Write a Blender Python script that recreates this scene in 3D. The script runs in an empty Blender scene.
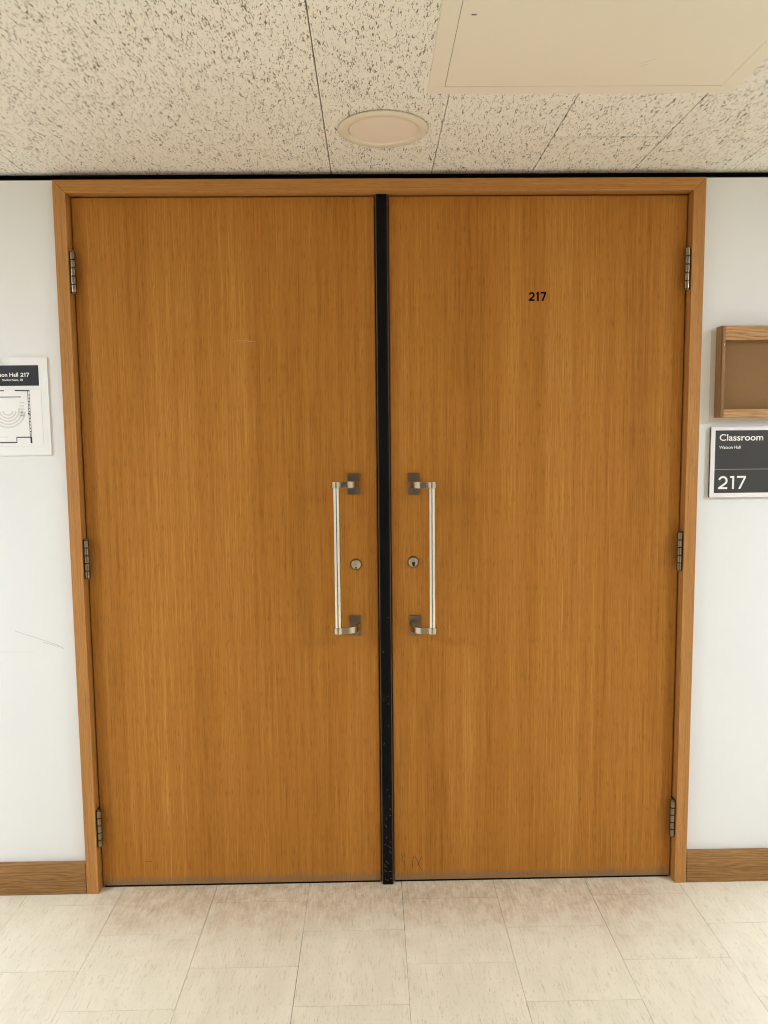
import bpy, bmesh, math, random
from mathutils import Vector, Matrix
random.seed(7)
C = bpy.context.scene.collection
PI = math.pi

# ------------------------------------------------------------------ mesh kit
class MB:
    def __init__(self): self.bm = bmesh.new()
    def hexa(self, pts):
        v = [self.bm.verts.new(p) for p in pts]
        for f in ((3,2,1,0),(4,5,6,7),(0,1,5,4),(1,2,6,5),(2,3,7,6),(3,0,4,7)):
            self.bm.faces.new([v[i] for i in f])
        return self
    def box(self, x0, x1, y0, y1, z0, z1):
        return self.hexa([(x0,y0,z0),(x1,y0,z0),(x1,y1,z0),(x0,y1,z0),(x0,y0,z1),(x1,y0,z1),(x1,y1,z1),(x0,y1,z1)])
    def prism_xz(self, poly, y0, y1):            # polygon in the wall plane, extruded through y
        a = [self.bm.verts.new((x,y0,z)) for x,z in poly]
        b = [self.bm.verts.new((x,y1,z)) for x,z in poly]
        n = len(poly)
        fa = self.bm.faces.new(a); fb = self.bm.faces.new(b[::-1])
        for i in range(n): self.bm.faces.new((a[i],b[i],b[(i+1)%n],a[(i+1)%n]))
        bmesh.ops.triangulate(self.bm, faces=[fa,fb])
        return self
    def prism_yz(self, poly, x0, x1):            # profile swept along the wall
        a = [self.bm.verts.new((x0,y,z)) for y,z in poly]
        b = [self.bm.verts.new((x1,y,z)) for y,z in poly]
        n = len(poly)
        fa = self.bm.faces.new(a); fb = self.bm.faces.new(b[::-1])
        for i in range(n): self.bm.faces.new((a[i],b[i],b[(i+1)%n],a[(i+1)%n]))
        bmesh.ops.triangulate(self.bm, faces=[fa,fb])
        return self
    def prism_xy(self, poly, z0, z1):
        a = [self.bm.verts.new((x,y,z0)) for x,y in poly]
        b = [self.bm.verts.new((x,y,z1)) for x,y in poly]
        n = len(poly)
        fa = self.bm.faces.new(a); fb = self.bm.faces.new(b[::-1])
        for i in range(n): self.bm.faces.new((a[i],b[i],b[(i+1)%n],a[(i+1)%n]))
        bmesh.ops.triangulate(self.bm, faces=[fa,fb])
        return self
    def lathe(self, prof, axis='z', c=(0,0,0), n=48):   # prof: (radius, height)
        rings = []
        for r,h in prof:
            ring = []
            for i in range(n):
                a = 2*PI*i/n; p,q = r*math.cos(a), r*math.sin(a)
                co = (p,q,h) if axis=='z' else (p,h,q)
                ring.append(self.bm.verts.new((co[0]+c[0],co[1]+c[1],co[2]+c[2])))
            rings.append(ring)
        for A,B in zip(rings, rings[1:]):
            for i in range(n): self.bm.faces.new((A[i],A[(i+1)%n],B[(i+1)%n],B[i]))
        self.bm.faces.new(rings[0][::-1]); self.bm.faces.new(rings[-1])
        return self
    def stroke(self, pts, w, y0, y1):            # flat mitred ribbon of width w along points of the wall plane
        P = [Vector(p) for p in pts]; n = len(P); A = []; B = []
        for i,p in enumerate(P):
            d0 = (P[i]-P[i-1]).normalized() if i else (P[1]-P[0]).normalized()
            d1 = (P[i+1]-P[i]).normalized() if i < n-1 else d0
            t = (d0+d1).normalized(); q = Vector((-t.y,t.x)); k = w/2/max(.5, q.dot(Vector((-d0.y,d0.x))))
            A.append(p+q*k); B.append(p-q*k)
        fr = [[self.bm.verts.new((v.x,y,v.y)) for v in L] for L in (A,B) for y in (y0,y1)]
        a0,a1,b0,b1 = fr; f = self.bm.faces.new
        for i in range(n-1):
            f((a0[i],a0[i+1],b0[i+1],b0[i])); f((a1[i],b1[i],b1[i+1],a1[i+1]))
            f((a0[i],a1[i],a1[i+1],a0[i+1])); f((b0[i],b0[i+1],b1[i+1],b1[i]))
        f((a0[0],b0[0],b1[0],a1[0])); f((a0[-1],a1[-1],b1[-1],b0[-1]))
        return self
    def build(self, name, mat, parent=None, bevel=0, smooth=False, origin=(0,0,0), segs=2):
        bm = self.bm
        bmesh.ops.recalc_face_normals(bm, faces=bm.faces[:])
        off = Vector(origin) + (parent_world(parent) if parent else Vector())
        for v in bm.verts: v.co -= off
        me = bpy.data.meshes.new(name); bm.to_mesh(me); bm.free()
        me.materials.append(mat)
        o = bpy.data.objects.new(name, me); C.objects.link(o)
        o.location = origin
        if parent: o.parent = parent
        if bevel:
            m = o.modifiers.new('bevel','BEVEL'); m.width = bevel; m.segments = segs; m.limit_method = 'ANGLE'; m.angle_limit = math.radians(35)
        if smooth:
            for p in me.polygons: p.use_smooth = True
            try:
                me.set_sharp_from_angle(angle=math.radians(40))
            except Exception: pass
        return o

def parent_world(p):
    v = Vector()
    while p: v += p.location; p = p.parent
    return v

def tag(o, label=None, cat=None, group=None, kind=None):
    for k,v in (('label',label),('category',cat),('group',group),('kind',kind)):
        if v: o[k] = v
    return o
def empty(name, loc):
    o = bpy.data.objects.new(name, None); C.objects.link(o); o.location = loc; o.empty_display_size = .05
    return o

# ------------------------------------------------------------------ materials
class NT:
    def __init__(self, name):
        self.m = bpy.data.materials.new(name); self.m.use_nodes = True
        self.t = self.m.node_tree; self.n = self.t.nodes; self.l = self.t.links
        self.b = self.n['Principled BSDF']
    def node(self, typ, **kw):
        nd = self.n.new(typ)
        for k,v in kw.items():
            if k.startswith('_'): setattr(nd, k[1:], v)
        return nd
    def put(self, sock, v):
        if isinstance(v, bpy.types.NodeSocket): self.l.new(v, sock)
        else: sock.default_value = v
    def coord(self): return self.node('ShaderNodeTexCoord').outputs['Object']
    def island(self): return self.node('ShaderNodeNewGeometry').outputs['Random Per Island']
    def mapping(self, vec, scale, loc=(0,0,0)):
        m = self.node('ShaderNodeMapping'); self.l.new(vec, m.inputs['Vector'])
        m.inputs['Scale'].default_value = scale
        self.put(m.inputs['Location'], loc)
        return m.outputs['Vector']
    def noise(self, vec, scale=1, detail=2, rough=.5, dist=0):
        t = self.node('ShaderNodeTexNoise'); self.l.new(vec, t.inputs['Vector'])
        t.inputs['Scale'].default_value = scale; t.inputs['Detail'].default_value = detail
        t.inputs['Roughness'].default_value = rough; t.inputs['Distortion'].default_value = dist
        return t.outputs['Fac']
    def rng(self, v, a, b, c=0, d=1):
        m = self.node('ShaderNodeMapRange'); m.interpolation_type = 'SMOOTHSTEP'
        self.l.new(v, m.inputs['Value'])
        for k,x in zip(('From Min','From Max','To Min','To Max'),(a,b,c,d)): m.inputs[k].default_value = x
        return m.outputs['Result']
    def math(self, op, a, b=0.0):
        m = self.node('ShaderNodeMath'); m.operation = op
        self.put(m.inputs[0], a); self.put(m.inputs[1], b)
        return m.outputs[0]
    def mix(self, f, a, b, mode='MIX'):
        m = self.node('ShaderNodeMix'); m.data_type = 'RGBA'; m.blend_type = mode
        self.put(m.inputs[0], f); self.put(m.inputs[6], a); self.put(m.inputs[7], b)
        return m.outputs[2]
    def sep(self, v):
        s = self.node('ShaderNodeSeparateXYZ'); self.l.new(v, s.inputs[0]); return s.outputs
    def bump(self, h, dist, strength=1):
        b = self.node('ShaderNodeBump'); self.l.new(h, b.inputs['Height'])
        b.inputs['Distance'].default_value = dist; b.inputs['Strength'].default_value = strength
        self.l.new(b.outputs['Normal'], self.b.inputs['Normal'])
    def done(self, col, rough=.5, metal=0, spec=.5):
        self.put(self.b.inputs['Base Color'], col); self.put(self.b.inputs['Roughness'], rough)
        self.b.inputs['Metallic'].default_value = metal
        self.b.inputs['Specular IOR Level'].default_value = spec
        return self.m
def lin(r, g, b):
    f = lambda c: (c/255/12.92 if c/255 <= .04045 else ((c/255+.055)/1.055)**2.4)
    return (f(r), f(g), f(b), 1)

def plain(name, rgb, rough=.5, metal=0, spec=.5, vary=.06, scale=30):
    t = NT(name); c = t.coord(); n = t.noise(c, scale, 4)
    col = lin(*rgb)
    a = tuple(x*(1-vary) for x in col[:3])+(1,); b = tuple(min(1,x*(1+vary)) for x in col[:3])+(1,)
    return t.done(t.mix(n, a, b), rough, metal, spec)

def wood(name, dark, mid, light, axis='z', rough=.42, pore=.55, figure=0.0, grime=False, loc=(0,0,0), spec=.3):
    t = NT(name); c = t.coord()
    def sc(across, along):
        return {'z':(across,across,along), 'x':(along,across,across)}[axis]
    wide = t.noise(t.mapping(c, sc(7,.35), loc), 1, 2)
    streak = t.noise(t.mapping(c, sc(85,.9), loc), 1, 3, .55)
    fine = t.noise(t.mapping(c, sc(420,5), loc), 1, 3, .7)
    pores = t.noise(t.mapping(c, sc(520,24), loc), 1, 1)
    f = t.math('ADD', t.math('MULTIPLY', t.rng(wide,.3,.7), .26), t.math('MULTIPLY', t.rng(streak,.3,.7), .22))
    f = t.math('ADD', f, t.math('MULTIPLY', t.rng(fine,.25,.75), .52))
    if figure:
        w = t.node('ShaderNodeTexWave'); w.bands_direction = 'Z' if axis=='x' else 'X'
        t.l.new(t.mapping(c, sc(1,.16), loc), w.inputs['Vector'])
        w.inputs['Scale'].default_value = 28; w.inputs['Distortion'].default_value = 14
        w.inputs['Detail'].default_value = 2; w.inputs['Detail Scale'].default_value = 1.2
        f = t.math('ADD', t.math('MULTIPLY', f, 1-figure), t.math('MULTIPLY', w.outputs['Fac'], figure))
    col = t.mix(t.rng(f,.1,.5), lin(*dark), lin(*mid))
    col = t.mix(t.rng(f,.48,.95), col, lin(*light))
    p = t.rng(pores,.60,.68,0,pore)
    col = t.mix(p, col, tuple(x*.45 for x in lin(*dark)[:3])+(1,))
    if grime:                                    # worn, grubby kick strip along the lowest edge of the leaf
        z = t.sep(c)[2]
        g = t.noise(t.mapping(c,(30,30,70)),1,3)
        edge = t.math('ADD', z, t.math('MULTIPLY', g, -.035))
        col = t.mix(t.rng(edge,-.008,.018,.6,0), col, lin(122,108,86))
    t.bump(t.math('MULTIPLY', p, -1.0), .0004, .25)
    return t.done(col, rough, 0, spec)

DOOR = wood('oak_veneer', (148,92,31), (173,113,44), (194,137,64), 'z', .55, .40, grime=True, spec=.14)
FRAME = wood('oak_frame', (150,98,46), (179,123,62), (198,145,84), 'z', .42, .35, loc=(3,1,0))
HEAD = wood('oak_head', (150,98,46), (179,123,62), (198,145,84), 'x', .42, .35, loc=(0,3,2))
BASE = wood('oak_baseboard', (106,73,37), (150,107,60), (180,138,86), 'x', .45, .4, figure=.28)
CASEV = wood('oak_case_side', (118,86,50), (148,111,69), (170,133,88), 'z', .5, .4)
CASEH = wood('oak_case_rail', (150,106,60), (188,142,92), (208,166,116), 'x', .5, .3, figure=.35)

def wall_mat():
    t = NT('white_wall_paint'); c = t.coord()
    n = t.noise(c, 3, 3); fine = t.noise(c, 260, 3)
    t.bump(fine, .0006, .25)
    return t.done(t.mix(n, lin(228,226,222), lin(233,231,227)), .6, 0, .3)
WALL = wall_mat()

def ceiling_mat():
    t = NT('fissured_ceiling_tile'); c = t.coord(); isl = t.island()
    off = t.node('ShaderNodeCombineXYZ'); t.l.new(t.math('MULTIPLY',isl,37.0), off.inputs[0]); t.l.new(t.math('MULTIPLY',isl,91.0), off.inputs[1])
    def coords(sx, sy):
        m = t.node('ShaderNodeVectorMath'); m.operation = 'ADD'
        t.l.new(c, m.inputs[0]); t.l.new(off.outputs[0], m.inputs[1])
        return t.mapping(m.outputs[0], (sx,sy,1))
    n1 = t.noise(coords(205,52), 1, 2.5, .55, 1.4)
    gate = t.noise(coords(22,14), 1, 2)
    n2 = t.noise(coords(330,150), 1, 1, .5)
    fiss = t.rng(t.math('ADD', n1, t.math('MULTIPLY', t.math('SUBTRACT', gate,.5), .10)), .584, .634)
    pits = t.rng(n2, .66, .72, 0, .6)
    hole = t.math('MAXIMUM', fiss, pits)
    base = t.mix(isl, lin(240,234,220), lin(247,241,228))
    base = t.mix(t.noise(coords(9,9),1,3), base, lin(246,240,228))
    col = t.mix(t.math('MULTIPLY',hole,.86), base, lin(112,94,66))
    t.bump(t.math('MULTIPLY', hole, -1.0), .002, .5)
    return t.done(col, .9, 0, .1)
CEIL = ceiling_mat()

def floor_mat():
    t = NT('vinyl_floor_tile'); c = t.coord(); isl = t.island()
    off = t.node('ShaderNodeCombineXYZ'); t.l.new(t.math('MULTIPLY',isl,53.0), off.inputs[0]); t.l.new(t.math('MULTIPLY',isl,17.0), off.inputs[1])
    def coords(sx, sy):
        m = t.node('ShaderNodeVectorMath'); m.operation = 'ADD'
        t.l.new(c, m.inputs[0]); t.l.new(off.outputs[0], m.inputs[1])
        return t.mapping(m.outputs[0], (sx,sy,1))
    base = t.mix(isl, lin(232,224,199), lin(238,231,207))
    base = t.mix(t.rng(t.noise(coords(16,5),1,3),.35,.7,0,.6), base, lin(246,238,215))
    st = t.rng(t.noise(coords(170,16),1,4,.65,.3), .54,.70,0,.42)
    col = t.mix(st, base, lin(188,168,134))
    fl = t.rng(t.noise(coords(380,46),1,2), .63,.72,0,.45)
    col = t.mix(fl, col, lin(144,124,94))
    lt = t.rng(t.noise(coords(130,24),1,2,.5,.5), .64,.72,0,.6)
    col = t.mix(lt, col, lin(238,230,212))
    # trodden-in dirt in front of the doors
    x,y,z = t.sep(c)
    blot = t.noise(t.mapping(c,(4,7,1)),1,4,.65)
    d = t.math('ADD', y, t.math('MULTIPLY', blot, .42))
    dirt = t.math('MULTIPLY', t.rng(d,-.14,.22,0,.95), t.rng(t.math('ABSOLUTE',x),.75,1.05,1,.25))
    spk = t.noise(t.mapping(c,(22,16,1)),1,8,.7)
    dirt = t.math('MULTIPLY', dirt, t.math('MULTIPLY', t.rng(spk,.35,.65,.5,1), t.rng(t.noise(coords(140,20),1,4,.7),.35,.62,.55,1)))
    col = t.mix(dirt, col, lin(186,161,128))
    sc = t.math('MULTIPLY', t.rng(t.noise(t.mapping(c,(60,110,1),(4,2,0)),1,3,.6,1.0),.60,.66), t.rng(t.noise(t.mapping(c,(5,9,1),(9,1,0)),1,2),.52,.62,0,.55))
    col = t.mix(sc, col, lin(228,212,190))
    r = t.rng(t.noise(t.mapping(c,(9,9,1)),1,3),.3,.7,.42,.55)
    return t.done(col, r, 0, .4)
FLOOR = floor_mat()
GROUT = plain('dark_joint', (70,58,42), .9)
CBACK = plain('ceiling_void', (30,25,18), .9)

PANEL = plain('painted_panel', (238,228,208), .6, 0, .3, .02, 4)
BLACK = plain('gap_shade_black', (16,15,14), .35, 0, .5)
RUBBER = plain('black_mullion', (9,7,6), .6, 0, .12)
MULLEDGE = plain('dark_bronze_edge', (112,90,74), .5, 0, .2)
NICKEL = plain('satin_nickel', (226,216,200), .20, 1, .5, .03)
PLATE = plain('tarnished_nickel', (142,127,106), .36, 1, .5, .10, 60)
HINGE = plain('aged_steel', (136,121,103), .26, 1, .5, .45, 160)
BRACKET = plain('worn_nickel', (196,182,160), .27, 1, .5, .06, 60)
LOCKF = plain('dull_nickel', (190,172,146), .42, .85, .5, .06, 90)
HINGED = plain('dark_hinge_leaf', (52,42,34), .5, .8)
HOLE = plain('keyhole_black', (12,9,7), .7)
DARKPANEL = plain('dark_reflected_panel', (44,32,24), .6)
INK = plain('black_ink', (16,9,6), .7, 0, .05)
SIGNDARK = plain('charcoal_plate', (57,54,50), .45, 0, .4)
HEADER = plain('charcoal_print', (44,44,47), .5, 0, .3)
WHITEINK = plain('white_lettering', (246,243,238), .5)
SILVER = plain('white_sign_frame', (236,230,228), .35, 0, .5)
SIGNEDGE = plain('dark_sign_edge', (46,40,36), .5)
PAPER = plain('white_paper', (240,236,232), .55, 0, .3, .01)
HOLDER = plain('clear_holder', (238,236,232), .25, 0, .5, .01)
PLANLINE = plain('plan_black', (40,38,40), .5)
PLANGREY = plain('plan_grey', (218,212,207), .5)
CORK = plain('brown_tackboard', (140,106,70), .85, 0, .2, .08, 90)
GHOST = plain('old_beige_paint', (208,198,183), .65, 0, .3, .04, 12)
LENS = plain('lamp_lens', (241,224,206), .45, 0, .4, .01)
RING = plain('lamp_ring', (232,219,196), .4, 0, .4, .02)
SCUFF = plain('dark_scuff', (84,50,20), .6)
PALE = plain('pale_scuff', (184,140,92), .6)
PENCIL = plain('grey_scuff', (206,202,194), .6)
def emit(name, rgb, s):
    t = NT(name); t.b.inputs['Emission Color'].default_value = rgb; t.b.inputs['Emission Strength'].default_value = s
    return t.done((.8,.8,.8,1), .5)
LIT = emit('lit_lens', (.935,1.075,1.32,1), 182.0)

# ------------------------------------------------------------------ text
def text_mesh(txt, x0, x1, z0, z1, y0, y1, name, mat, parent, weight=0.0, xheight_from=None):
    """lettering laid flat on the plane y0, its ink box fitted to x0..x1, z0..z1"""
    cu = bpy.data.curves.new(name, 'FONT'); cu.body = txt; cu.size = 1; cu.extrude = .02; cu.offset = weight
    cu.resolution_u = 6
    ob = bpy.data.objects.new(name, cu); C.objects.link(ob)
    dg = bpy.context.evaluated_depsgraph_get(); dg.update()
    me = bpy.data.meshes.new_from_object(ob.evaluated_get(dg))
    bpy.data.objects.remove(ob); bpy.data.curves.remove(cu)
    xs = [v.co.x for v in me.vertices]; ys = [v.co.y for v in me.vertices]; zs = [v.co.z for v in me.vertices]
    ax,bx,ay,by,az,bz = min(xs),max(xs),min(ys),max(ys),min(zs),max(zs)
    if x0 is None: x0 = x1 - (bx-ax)*(z1-z0)/(by-ay)
    off = parent_world(parent)
    for v in me.vertices:
        u = x0+(v.co.x-ax)/(bx-ax)*(x1-x0); w = z0+(v.co.y-ay)/(by-ay)*(z1-z0)
        d = y1+(v.co.z-az)/(bz-az)*(y0-y1)
        v.co = Vector((u,d,w)) - off
    me.name = name; me.materials.clear(); me.materials.append(mat)
    o = bpy.data.objects.new(name, me); C.objects.link(o); o.parent = parent
    return o

def numerals(x0, x1, z0, z1, w, y0, y1, name, mat, parent):
    """the figures 2 1 7 in an even-weight grotesque, ink box x0..x1, z0..z1, stroke w"""
    h = z1-z0; L = x1-x0; m = MB(); k = w/2
    def path(pts): m.stroke(pts, w, y0, y1)
    # 2
    a,b = x0, x0+L*.335; r = (b-a)/2-k*.9; cx,cz = (a+b)/2, z1-k-r
    top = [(cx+r*math.cos(math.radians(t)), cz+r*math.sin(math.radians(t))) for t in range(168,-41,-12)]
    path(top+[(a+w*.62, z0+w*.62)]); m.prism_xz([(a,z0),(b,z0),(b,z0+w),(a,z0+w)], y0+.00008, y1)
    # 1
    c = x0+L*.575
    m.prism_xz([(c-w,z0),(c,z0),(c,z1),(c-w,z1)], y0, y1)
    f = x0+L*.425
    m.prism_xz([(f,z1-w*1.05),(c-w*.5,z1-w*.95),(c-w*.5,z1),(f,z1)] if w < h*.15 else [(f,z1-h*.30),(c-w*.5,z1-h*.24),(c-w*.5,z1),(c-w*.9,z1),(f+w*.1,z1-h*.14)], y0+.00008, y1)
    # 7
    d = x0+L*.675
    m.prism_xz([(d,z1-w),(x1,z1-w),(x1,z1),(d,z1)], y0+.00008, y1)
    bx = d+(x1-d)*.18
    m.prism_xz([(bx,z0),(bx+w*1.08,z0),(x1,z1-w*.9),(x1,z1-w*.1),(x1-w*1.05,z1-w)], y0, y1)
    return m.build(name, mat, parent)

# ------------------------------------------------------------------ setting
W2, H, HC, T = .9824, 2.2457, 2.2716, .3048
WY = .02                                     # wall face; frame face and baseboard face are at y = 0
XR, YR = 5.4, -3.35                          # corridor ends and rear wall
FX0, CX0 = -.26065, -.15315

def tiles(x0, x1, y0, y1, cx, offs, z0, z1, gaps):
    mb = MB(); k0 = math.floor((x0-cx)/T); k1 = math.ceil((x1-cx)/T)
    for k in range(k0, k1):
        off = offs(k); r0 = math.floor((y0-off)/T); r1 = math.ceil((y1-off)/T)
        for r in range(r0, r1):
            gl, gr, gb, gf = gaps(k, r)
            a,b = max(cx+k*T+gl, x0), min(cx+(k+1)*T-gr, x1)
            c,d = max(off+r*T+gb, y0), min(off+(r+1)*T-gf, y1)
            if b-a > .004 and d-c > .004: mb.box(a,b,c,d,z0,z1)
    return mb

rnd = random.Random(3)
fl = tiles(-XR, XR, YR, .30, FX0, lambda k: -.2114 if k%2==0 else -.0590, -.004, 0,
           lambda k,r: tuple(rnd.choice((.0004,.0006,.0008)) for _ in range(4)))
floor = tag(fl.build('floor', FLOOR), 'cream vinyl floor tiles in staggered rows before the doors', 'floor', kind='structure')
MB().box(-XR,XR,YR,.30,-.05,-.0042).build('subfloor', GROUT, floor)

coff = {0:-.4776, -1:-.3234, 1:-.0190, 2:-.2441, 3:-.0182, -2:-.1865, -3:-.331, -4:-.12, 4:-.21}
dark_left = {0,2,3,4,-3}
def cgap(k, r):
    g = rnd.choice((.0003,.0008,.0012))
    gl = {0:.0026,1:.0020,2:.0034,3:.0034,4:.0032,-3:.0028,-2:.0009}.get(k,.0004)
    return (gl, .0001, .0052 if k == 2 else g, .0001)
ce = tiles(-XR, XR, YR, .040, CX0, lambda k: coff.get(k, -.1*(k%3)), HC, HC+.012, cgap)
ceiling = tag(ce.build('ceiling', CEIL), 'cream fissured acoustic ceiling tiles with dark joints', 'ceiling', kind='structure')
MB().box(-XR,XR,YR,.17,HC+.0125,HC+.06).build('ceiling_backing', CBACK, ceiling)

WT = H+.0045                                 # wall top, a finger below the ceiling
wl = MB()
wl.box(-XR,-W2-.001,WY,.17,0,WT).box(W2+.001,XR,WY,.17,0,WT).box(-XR,XR,.132,.17,WT+.001,HC+.01)
wf = tag(wl.build('wall_front', WALL), 'white painted corridor wall around the double doors', 'wall', kind='structure')
for nm, a in (('wall_rear',(-XR,XR,YR-.12,YR,0,HC+.05)), ('wall_left',(-XR-.12,-XR,YR-.12,.17,0,HC+.05)), ('wall_right',(XR,XR+.12,YR-.12,.17,0,HC+.05))):
    tag(MB().box(*a).build(nm, WALL), kind='structure')

# shade of the open gap between wall top and ceiling, as a black lining
m = MB()
m.box(-XR,XR,.085,.13,H+.0006,HC+.012); m.box(-XR,XR,.0405,.0845,HC-.001,HC+.012)
m.box(-XR,-W2-.001,WY+.0005,.085,WT,WT+.0012).box(W2+.001,XR,WY+.0005,.085,WT,WT+.0012)
tag(m.build('gap_shade_strip', BLACK), 'black lining for the shade in the gap where the ceiling meets the wall', 'trim', kind='structure')

# dark panel added out of view, reflected as a dark line in the handles
dr = tag(empty('reflected_panel', (0,YR,0)), kind='structure')
MB().box(-.98,.62,YR+.001,YR+.03,0,2.1).build('leaf', DARKPANEL, dr, bevel=.002)

# baseboards
for nm, a, b, lb in (('baseboard_left',-XR,-W2-.0015,'brown oak baseboard left of the doors'), ('baseboard_right',W2+.0015,XR,'brown oak baseboard right of the doors')):
    tag(MB().box(a,b,0,WY-.0002,.0,.105).build(nm, BASE, bevel=.0015), lb, 'baseboard', kind='structure')

# door frame
JI, HI, g = .9447, 2.2075, .0004
df = tag(empty('door_frame', (0,0,0)), 'orange oak frame around the pair of doors', 'door frame', kind='structure')
for s in (-1,1):
    m = MB()
    m.prism_xz([(s*W2,0),(s*JI,0),(s*JI,HI-g),(s*W2,H-g*2)], 0, .0485)
    m.box(*sorted((s*W2,s*JI)), .0485,.169,0,HI-g)
    m.box(*sorted((s*JI,s*(JI-.016))), .083,.13,0,HI-.0165)
    m.build('jamb', FRAME, df, bevel=.0008)
m = MB()
m.prism_xz([(-W2+g,H),(W2-g,H),(JI,HI+g),(-JI,HI+g)], 0, .0485)
m.box(-JI,JI,.0485,.169,HI,H); m.box(-JI,JI,.083,.13,HI-.016,HI)
m.build('head_jamb', HEAD, df, bevel=.0008)

# mullion between the leaves
mu = tag(empty('door_mullion', (0,.05,0)), 'narrow black mullion post between the two doors', 'mullion', kind='structure')
MB().box(-.0195,.0178,.0235,.081,0,HI-.0005).box(-.034,.034,.083,.125,0,HI-.017).build('post', MULLEDGE, mu, bevel=.001)
MB().box(-.0168,.0152,.0215,.0238,.0,HI-.0005).build('face_strip', RUBBER, mu)
m = MB(); q = random.Random(5)
for i in range(34):
    zz = .012+abs(q.gauss(0,.10)) if i < 26 else q.uniform(.2,.9); xx = q.uniform(-.012,.011); a = q.uniform(0,PI); L = q.uniform(.0008,.004)
    m.stroke([(xx-L*math.cos(a),zz-L*math.sin(a)),(xx+L*math.cos(a),zz+L*math.sin(a))], .0009, .02135, .0216)
m.build('scuff_marks', plain('grey_chips',(132,124,116),.6), mu)

# ------------------------------------------------------------------ doors
def band(path, t, z0, z1, m):                # flat bar bent along a plan path
    P = [Vector(p) for p in path]; L, Rr = [], []
    for i,p in enumerate(P):
        d = (P[min(i+1,len(P)-1)]-P[max(i-1,0)]).normalized(); n = Vector((-d.y,d.x))*t/2
        L.append(p+n); Rr.append(p-n)
    poly = [(v.x,v.y) for v in L]+[(v.x,v.y) for v in Rr[::-1]]
    m.prism_xy(poly, z0, z1)

def make_door(name, x0, x1, hinge_x, hinge_zs, s, tube_x, tube_y, arms, plates, lock, keyed, label):
    root = tag(empty(name, (hinge_x, .035, 0)), label, 'door', kind='structure')
    MB().box(x0,x1,.035,.0795,.007,2.2035).build('leaf', DOOR, root, bevel=.001, origin=(0,0,.007))
    MB().box(x0+.002,x1-.002,.0375,.075,.0006,.0069).build('bottom_gap_shade', RUBBER, root)['label'] = 'black strip for the shade in the gap under the door leaf'  # black strip added to paint the gap under the leaf dark
    hp = None
    for z in hinge_zs:
        if hp is None:
            m = MB(); zc = z; seg = .122/5
            for k in range(5):
                a = zc-.061+k*seg
                m.lathe([(.0060,a+.0001),(.0068,a+.0009),(.0086,a+.0018),(.0086,a+seg-.0018),(.0068,a+seg-.0009),(.0060,a+seg-.0001)], 'z', (hinge_x,.012,0), 20)
            m.lathe([(.004,zc-.0650),(.0072,zc-.0630),(.0072,zc-.061)], 'z', (hinge_x,.012,0), 20)
            m.lathe([(.0072,zc+.061),(.0072,zc+.0630),(.004,zc+.0650)], 'z', (hinge_x,.012,0), 20)
            hp = m.build('hinge', HINGE, root, smooth=True, origin=(0,-.023,zc))
            lf = MB().box(*sorted((s*-.9446,s*-.9428)), .008,.07, zc-.061, zc+.061).box(*sorted((s*-.9424,s*-.9409)), .014,.07, zc-.061, zc+.061).build('hinge_leaf', HINGED, hp)
            lf['label'] = 'dark hinge leaf in the gap between jamb and door'
        else:
            c = hp.copy(); C.objects.link(c); c.parent = root; c.location = (0,-.023,z)
            l2 = lf.copy(); C.objects.link(l2); l2.parent = c
    zb, zt = arms
    tube = MB(); prof = [(.0116,zb+.006),(.0116,zt-.006)]
    tube.lathe(prof, 'z', (tube_x,tube_y,0), 40)
    h = tube.build('pull_handle', NICKEL, root, smooth=True, origin=(tube_x-hinge_x,tube_y-.035,(zb+zt)/2))
    h['label'] = 'satin nickel tubular pull handle'
    for za, (px,pz,ph) in ((zt,plates[1]), (zb,plates[0])):
        MB().box(px-.0195,px+.0195,.030,.035,pz-ph/2,pz+ph/2).build('base_plate', PLATE, h, bevel=.0008)
        m = MB(); xs = px - s*-.0135 if False else px + (.0130 if s > 0 else -.0130)
        xe = px + (-.019 if s > 0 else .019)
        path = []
        for i in range(15):
            a = PI/2*i/14
            path.append((xs+(xe-xs)*(1-math.cos(a)), .0305+(tube_y-.0305)*math.sin(a)))
        path.append(((xe+tube_x)/2, tube_y)); path.append((tube_x+(.004 if s > 0 else -.004), tube_y))
        band(path, .010, za-.0098, za+.0098, m)
        m.lathe([(.0142,za-.0102),(.0153,za-.0092),(.0153,za+.0092),(.0142,za+.0102)], 'z', (tube_x,tube_y,0), 36)
        b = m.build('bracket', BRACKET, h, smooth=True, bevel=.0006)
    lx,lz = lock
    lk = MB().lathe([(.0185,.035),(.0180,.0315),(.0158,.0262),(.0146,.0254),(.0146,.035)], 'y', (lx,0,lz), 40).build('lock_cylinder', PLATE, root, smooth=True, origin=(lx-hinge_x,-.01,lz))
    MB().lathe([(.0144,.035),(.0144,.0258),(.0140,.0255)], 'y', (lx,0,lz), 40).build('cylinder_face', LOCKF, lk, smooth=True)
    if keyed:
        MB().lathe([(.0068,.0256),(.0068,.0248),(.0062,.0245)], 'y', (lx,0,lz+.003), 28).build('plug', LOCKF, lk, smooth=True)
        MB().box(lx-.0016,lx+.0016,.0242,.0256,lz-.0010,lz+.0006).lathe([(.0028,.0257),(.0028,.0251)], 'y', (lx,0,lz-.0095), 16).build('keyhole', HOLE, lk)
    else:
        MB().lathe([(.0054,.0257),(.0054,.0250)], 'y', (lx+.001,0,lz-.0035), 24).lathe([(.0040,.0257),(.0040,.02495)], 'y', (lx+.001,0,lz-.0095), 20).build('keyhole', HOLE, lk)
    return root

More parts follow.
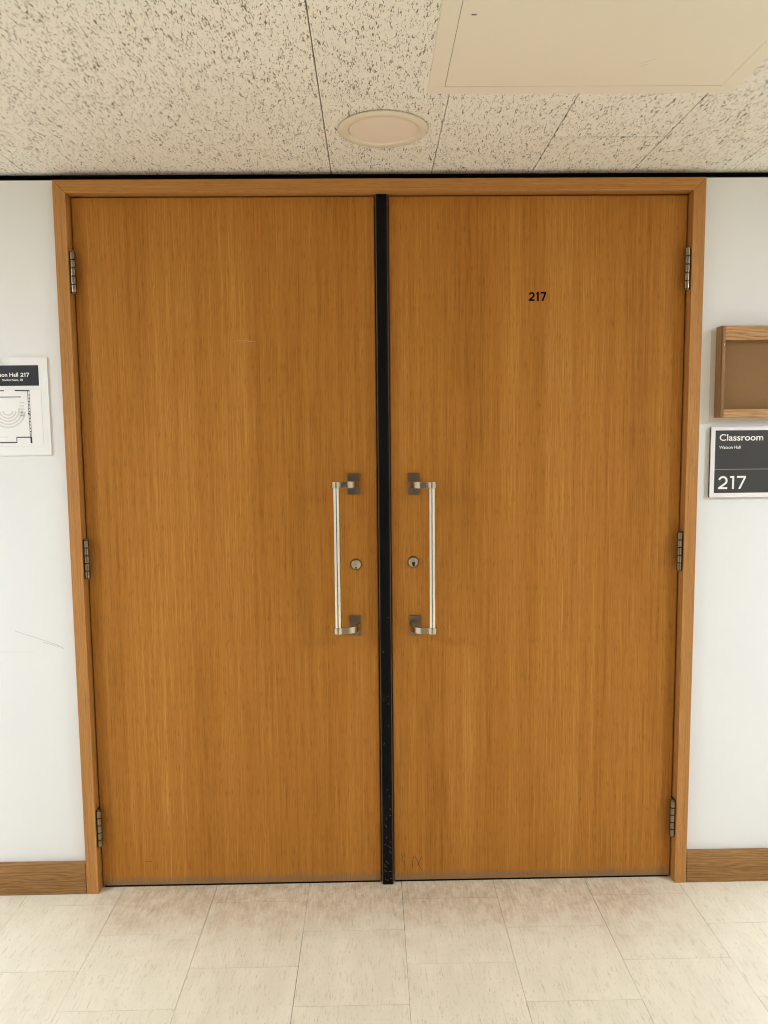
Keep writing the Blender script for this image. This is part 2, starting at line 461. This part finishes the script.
d1 = make_door('door_1', -.9407,-.0235, -.9357, (1.9785,1.101,.2175), 1, -.1493, -.03, (.8726,1.3288),
               ((-.0978,.8727,.0656),(-.0963,1.3276,.068)), (-.0924,1.0706), True,
               'left oak veneer door leaf with an intact keyed lock and no number')
d2 = make_door('door_2', .0215,.9407, .9357, (1.9785,1.104,.2185), -1, .1455, -.03, (.8684,1.3250),
               ((.0944,.8709,.0645),(.0934,1.3253,.069)), (.0896,1.0764), False,
               'right oak veneer door leaf marked with a small black number 217')
numerals(.4534,.5073, 1.8888,1.9160, .0052, .0343,.0349, 'door_number', INK, d2)
m = MB()
for pts in ([(.0464,.098),(.050,.075),(.057,.058),(.055,.04)], [(.0535,.101),(.056,.088)], [(.0798,.048),(.083,.075),(.086,.088)],
            [(.089,.092),(.094,.082),(.106,.052),(.113,.0405)], [(.112,.088),(.104,.070),(.098,.055)]):
    m.stroke(pts, .0016, .0346, .0349)
m.build('scuff_marks', SCUFF, d2)
m = MB(); m.stroke([(-.462,1.7735),(-.430,1.7765),(-.41,1.7725)], .0012, .0346,.0349); m.stroke([(-.445,1.7690),(-.392,1.7732)], .0010, .0346,.0349)
m.build('pale_scratch', PALE, d1)
m = MB(); m.stroke([(-.800,.088),(-.790,.0895),(-.778,.0875)], .0014, .0346,.0349); m.build('scuff_marks', SCUFF, d1)
m = MB(); m.stroke([(-1.176,.8728),(-1.10,.846),(-1.045,.826),(-1.0249,.8115)], .0022, .01965,.0199)
m.stroke([(-1.09,.835),(-1.028,.817)], .0022, .01965,.0199)
m.stroke([(-1.25,.8055),(-1.123,.8039)], .0014, .01965,.0199)
m.build('wall_scuffs', PENCIL, wf)

# ------------------------------------------------------------------ ceiling things
cl = tag(empty('ceiling_light', (0,-.305,HC)), 'round unlit recessed ceiling light above the middle of the doors', 'ceiling light')
c0 = (0,-.305,HC)
MB().lathe([(.1050,0),(.1050,-.0032),(.1160,-.0034),(.1162,-.0060),(.1120,-.0090),(.0985,-.0104),(.0905,-.0085),(.0880,-.0050),(.0878,-.001)], 'z', c0, 72).build('trim_ring', RING, cl, smooth=True)
MB().lathe([(.0878,-.0052),(.0700,-.0072),(.0450,-.0088),(.0200,-.0096),(.0010,-.0098)], 'z', c0, 64).build('lens', LENS, cl, smooth=True)
# lit lamps of the same corridor, further along
lamp_m = None
for (lx,ly) in ((-2.7,-1.5),(2.7,-1.5)):
    L = tag(empty('corridor_lamp', (lx,ly,HC)), {True:'lit round corridor lamp to the left of the doors',False:'lit round corridor lamp to the right of the doors'}[lx<-1] if abs(lx) > 1 else 'lit round corridor lamp behind the viewer', 'ceiling light', 'lit corridor lamps')
    cc = (lx,ly,HC)
    MB().lathe([(.215,0),(.215,-.006),(.19,-.012),(.180,-.010),(.180,-.001)], 'z', cc, 48).build('trim_ring', RING, L, smooth=True)
    MB().lathe([(.179,-.004),(.179,-.009),(.001,-.010)], 'z', cc, 48).build('lens', LIT, L)

ap = tag(empty('ceiling_access_panel', (.457,-.86,HC)), 'smooth cream access panel set in the ceiling right of the round light', 'access panel')
x0,x1,y0,y1,w = .100,.813,-1.22,-.507,.0375
sk = -.006
def q4(a,b,c,d): return [(a+.0,c),(b,c),(b,d),(a,d)]
m = MB()
gp = .0010
m.box(x0,x1,y1-w,y1,HC-.0030,HC-.0003); m.box(x0,x1,y0,y0+w,HC-.0030,HC-.0003)
m.box(x0,x0+w,y0+w,y1-w,HC-.0030,HC-.0003); m.box(x1-w,x1,y0+w,y1-w,HC-.0030,HC-.0003)
m.build('frame', PANEL, ap, bevel=.0008)
MB().box(x0+w-.001,x1-w+.001,y0+w-.001,y1-w+.001,HC-.0006,HC-.0002).build('gap', CBACK, ap)
MB().box(x0+w+gp,x1-w-gp,y0+w+gp,y1-w-.0032,HC-.0030,HC-.0007).build('panel', PANEL, ap)
m = MB(); m.box(.1595,.1695,-.8435,-.8405,HC-.0033,HC-.0029); m.build('latch_slot', HOLE, ap)

m = MB(); m.bm.free(); m = MB()
for a,b,c,d in ((.548,-.652,.575,-.671),(.553,-.640,.567,-.650)):
    m.prism_xy([(a,b),(c,d),(c+.0008,d+.0012),(a+.0008,b+.0012)], HC-.0032, HC-.0030)
m.build('scratch', PENCIL, ap)

# ------------------------------------------------------------------ signs and case
cs = tag(empty('room_sign', (1.132,WY,1.3845)), 'charcoal sign with white border reading Classroom 217 right of the doors', 'sign')
SX0,SX1,SZ0,SZ1 = 1.024,1.240,1.274,1.495
MB().box(SX0+.001,SX1-.001,.0112,WY-.0003,SZ0+.001,SZ1-.001).build('backing', SIGNEDGE, cs)
m = MB(); fw = .0135
m.box(SX0,SX1,.007,.0112,SZ1-.0112,SZ1); m.box(SX0,SX1,.007,.0112,SZ0,SZ0+.0138)
m.box(SX0,SX0+fw,.007,.0112,SZ0+.0138,SZ1-.0112); m.box(SX1-fw,SX1,.007,.0112,SZ0+.0138,SZ1-.0112)
m.build('frame', SILVER, cs, bevel=.0008)
MB().box(SX0+fw,SX1-fw,.0088,.0112,SZ0+.0138,SZ1-.0112).build('plate', SIGNDARK, cs)
MB().box(SX0+fw,SX1-fw,.0084,.0089,1.3610,1.3630).build('divider', plain('divider_grey',(150,146,142),.5), cs)
text_mesh('Classroom', 1.0513,1.1885, 1.4515,1.4722, .0082,.0089, 'heading', WHITEINK, cs, .010)
text_mesh('Watson Hall', 1.0505,1.1181, 1.4266,1.4358, .0083,.0089, 'subheading', WHITEINK, cs, .004)
numerals(1.0510,1.1383, 1.3000,1.3410, .0060, .0082,.0089, 'room_number', WHITEINK, cs)

nb = tag(empty('notice_box', (1.2,WY,1.66)), 'empty shallow oak notice box with brown back above the Classroom sign', 'notice box')
BX0,BX1,BZ0,BZ1,BY = 1.0345,1.42,1.5233,1.8017,-.02
MB().box(1.0195,1.437,.0178,WY-.0003,1.511,1.792).build('wall_patch', GHOST, nb, bevel=.0008)['label'] = 'beige paint outline on the wall behind the box'
MB().box(BX0+.006,BX1-.006,.006,.0178,BZ0+.006,BZ1-.006).build('back_panel', CORK, nb)['label'] = 'brown tackboard back'
for s,xa in ((1,BX0),(-1,BX1)):
    m = MB(); a,b = sorted((xa,xa+s*.0125)); m.box(a,b,BY+.004,.0178,BZ0,BZ1); m.build('stile', CASEV, nb, bevel=.0008)
    a,b = sorted((xa+s*.003,xa+s*.0125)); MB().box(a,b,BY,BY+.0036,BZ0,BZ1).build('stile_lip', CASEV, nb, bevel=.0005)
MB().box(BX0+.0128,BX1-.0128,BY,.0178,1.7590,BZ1).build('top_rail', CASEH, nb, bevel=.0008)
MB().box(BX0+.0128,BX1-.0128,BY,.0178,BZ0,1.5480).build('bottom_rail', CASEH, nb, bevel=.0008)
MB().lathe([(.0022,-.0002),(.0022,.0008)], 'y', (1.0432,BY-.0006,1.745), 12).build('nail_head', NICKEL, nb)

ms = tag(empty('plan_sign', (-1.15,WY,1.577)), 'white holder with a Watson Hall 217 seating plan left of the doors', 'sign')
PX0,PX1,PZ0,PZ1 = -1.270,-1.030,1.4278,1.7268
nx,nr = -1.160,.0155
m = MB(); zb_ = PZ1-.026; HB = WY-.0003
m.box(PX0,PX1,.0145,HB,PZ0,zb_).box(PX0,nx-nr,.0145,HB,zb_,PZ1).box(nx+nr,PX1,.0145,HB,zb_,PZ1)
for i in range(12):
    a0,a1 = PI+PI*i/12, PI+PI*(i+1)/12
    m.prism_xz([(nx+nr*math.cos(a0),zb_),(nx+nr*math.cos(a1),zb_),(nx+nr*math.cos(a1),PZ1-.008+nr*math.sin(a1)),(nx+nr*math.cos(a0),PZ1-.008+nr*math.sin(a0))], .0145, HB)
m.build('holder', HOLDER, ms)
MB().box(-1.2480,-1.0520,.0141,.0146,1.4560,1.6280).build('sheet_border', PLANGREY, ms)
MB().box(-1.2470,-1.0528,.0138,.0142,1.4568,1.6275).build('sheet', PAPER, ms)
MB().box(-1.2425,-1.0575,.0138,.0146,1.6410,1.7030).build('header', HEADER, ms)
text_mesh('Watson Hall', -1.2090,-1.1195, 1.6686,1.6808, .0132,.0138, 'title', WHITEINK, ms, .012)
numerals(-1.1120,-1.0862, 1.6686,1.6804, .0022, .0132,.0138, 'title_number', WHITEINK, ms)
text_mesh('Student Seats, 78', None,-1.1060, 1.6548,1.6622, .0133,.0138, 'seat_count', WHITEINK, ms, .006)
m = MB(); A,B = .0133,.0139
m.stroke([(-1.132,1.6268),(-1.0875,1.6258)], .0034, A,B)
m.stroke([(-1.245,1.6264),(-1.165,1.6264)], .0030, A,B)
m.stroke([(-1.21,1.6072),(-1.1140,1.6072)], .0024, A,B)
m.stroke([(-1.0935,1.6255),(-1.0920,1.4840)], .0012, A,B)
m.stroke([(-1.0885,1.6255),(-1.0875,1.4840)], .0008, A,B)
for i in range(13):
    zz = 1.613-i*.0102; m.stroke([(-1.0926,zz),(-1.0878,zz)], .0022, A,B)
m.stroke([(-1.0950,1.556),(-1.0905,1.556)], .0055, A,B)
m.stroke([(-1.1340,1.4838),(-1.0885,1.4838)], .0032, A,B)
m.stroke([(-1.0895,1.4850),(-1.0895,1.4655)], .0052, A,B)
m.stroke([(-1.1338,1.4838),(-1.1338,1.4675)], .0022, A,B)
m.stroke([(-1.232,1.4680),(-1.1338,1.4680)], .0032, A,B)
m.stroke([(-1.232,1.4680),(-1.232,1.6264)], .0024, A,B)
m.build('plan_walls', PLANLINE, ms)
m = MB()
for R_,a0,a1 in ((.017,200,340),(.026,195,345),(.035,175,365),(.044,185,355),(.053,190,350)):
    pts = [(-1.157+R_*math.cos(math.radians(a0+(a1-a0)*i/16)), 1.570+R_*1.05*math.sin(math.radians(a0+(a1-a0)*i/16))) for i in range(17)]
    m.stroke(pts, .0048, A+.0001,B)
m.build('seating_rows', PLANGREY, ms); m = MB()
for zz in (1.59,1.58,1.57,1.56,1.55): m.stroke([(-1.120,zz),(-1.106,zz)], .004, A+.0001,B)
m.build('aisle_steps', PLANGREY, ms)
MB().stroke([(-1.20,1.4850),(-1.159,1.4850)], .0022, A+.0001,B).build('rear_line', PLANGREY, ms)

# ------------------------------------------------------------------ camera, world, view
w = bpy.data.worlds.new('World'); bpy.context.scene.world = w; w.use_nodes = True
w.node_tree.nodes['Background'].inputs[0].default_value = (0,0,0,1)
cam = bpy.data.cameras.new('camera'); co = bpy.data.objects.new('camera', cam); C.objects.link(co)
co.location = (-.04074,-2.37095,1.46827); co.rotation_euler = (1.47503,.00978,-.01719)
cam.sensor_width = 36; cam.sensor_fit = 'AUTO'; cam.lens = 762.37*36/1024; cam.clip_start = .05
sc = bpy.context.scene; sc.camera = co
sc.view_settings.view_transform = 'Standard'; sc.view_settings.look = 'None'
sc.view_settings.exposure = 0.0; sc.view_settings.gamma = 1.0; sc.view_settings.use_curve_mapping = False
sc.cycles.use_denoising = True; sc.cycles.filter_width = 1.1
sc.cycles.max_bounces = 14; sc.cycles.diffuse_bounces = 10
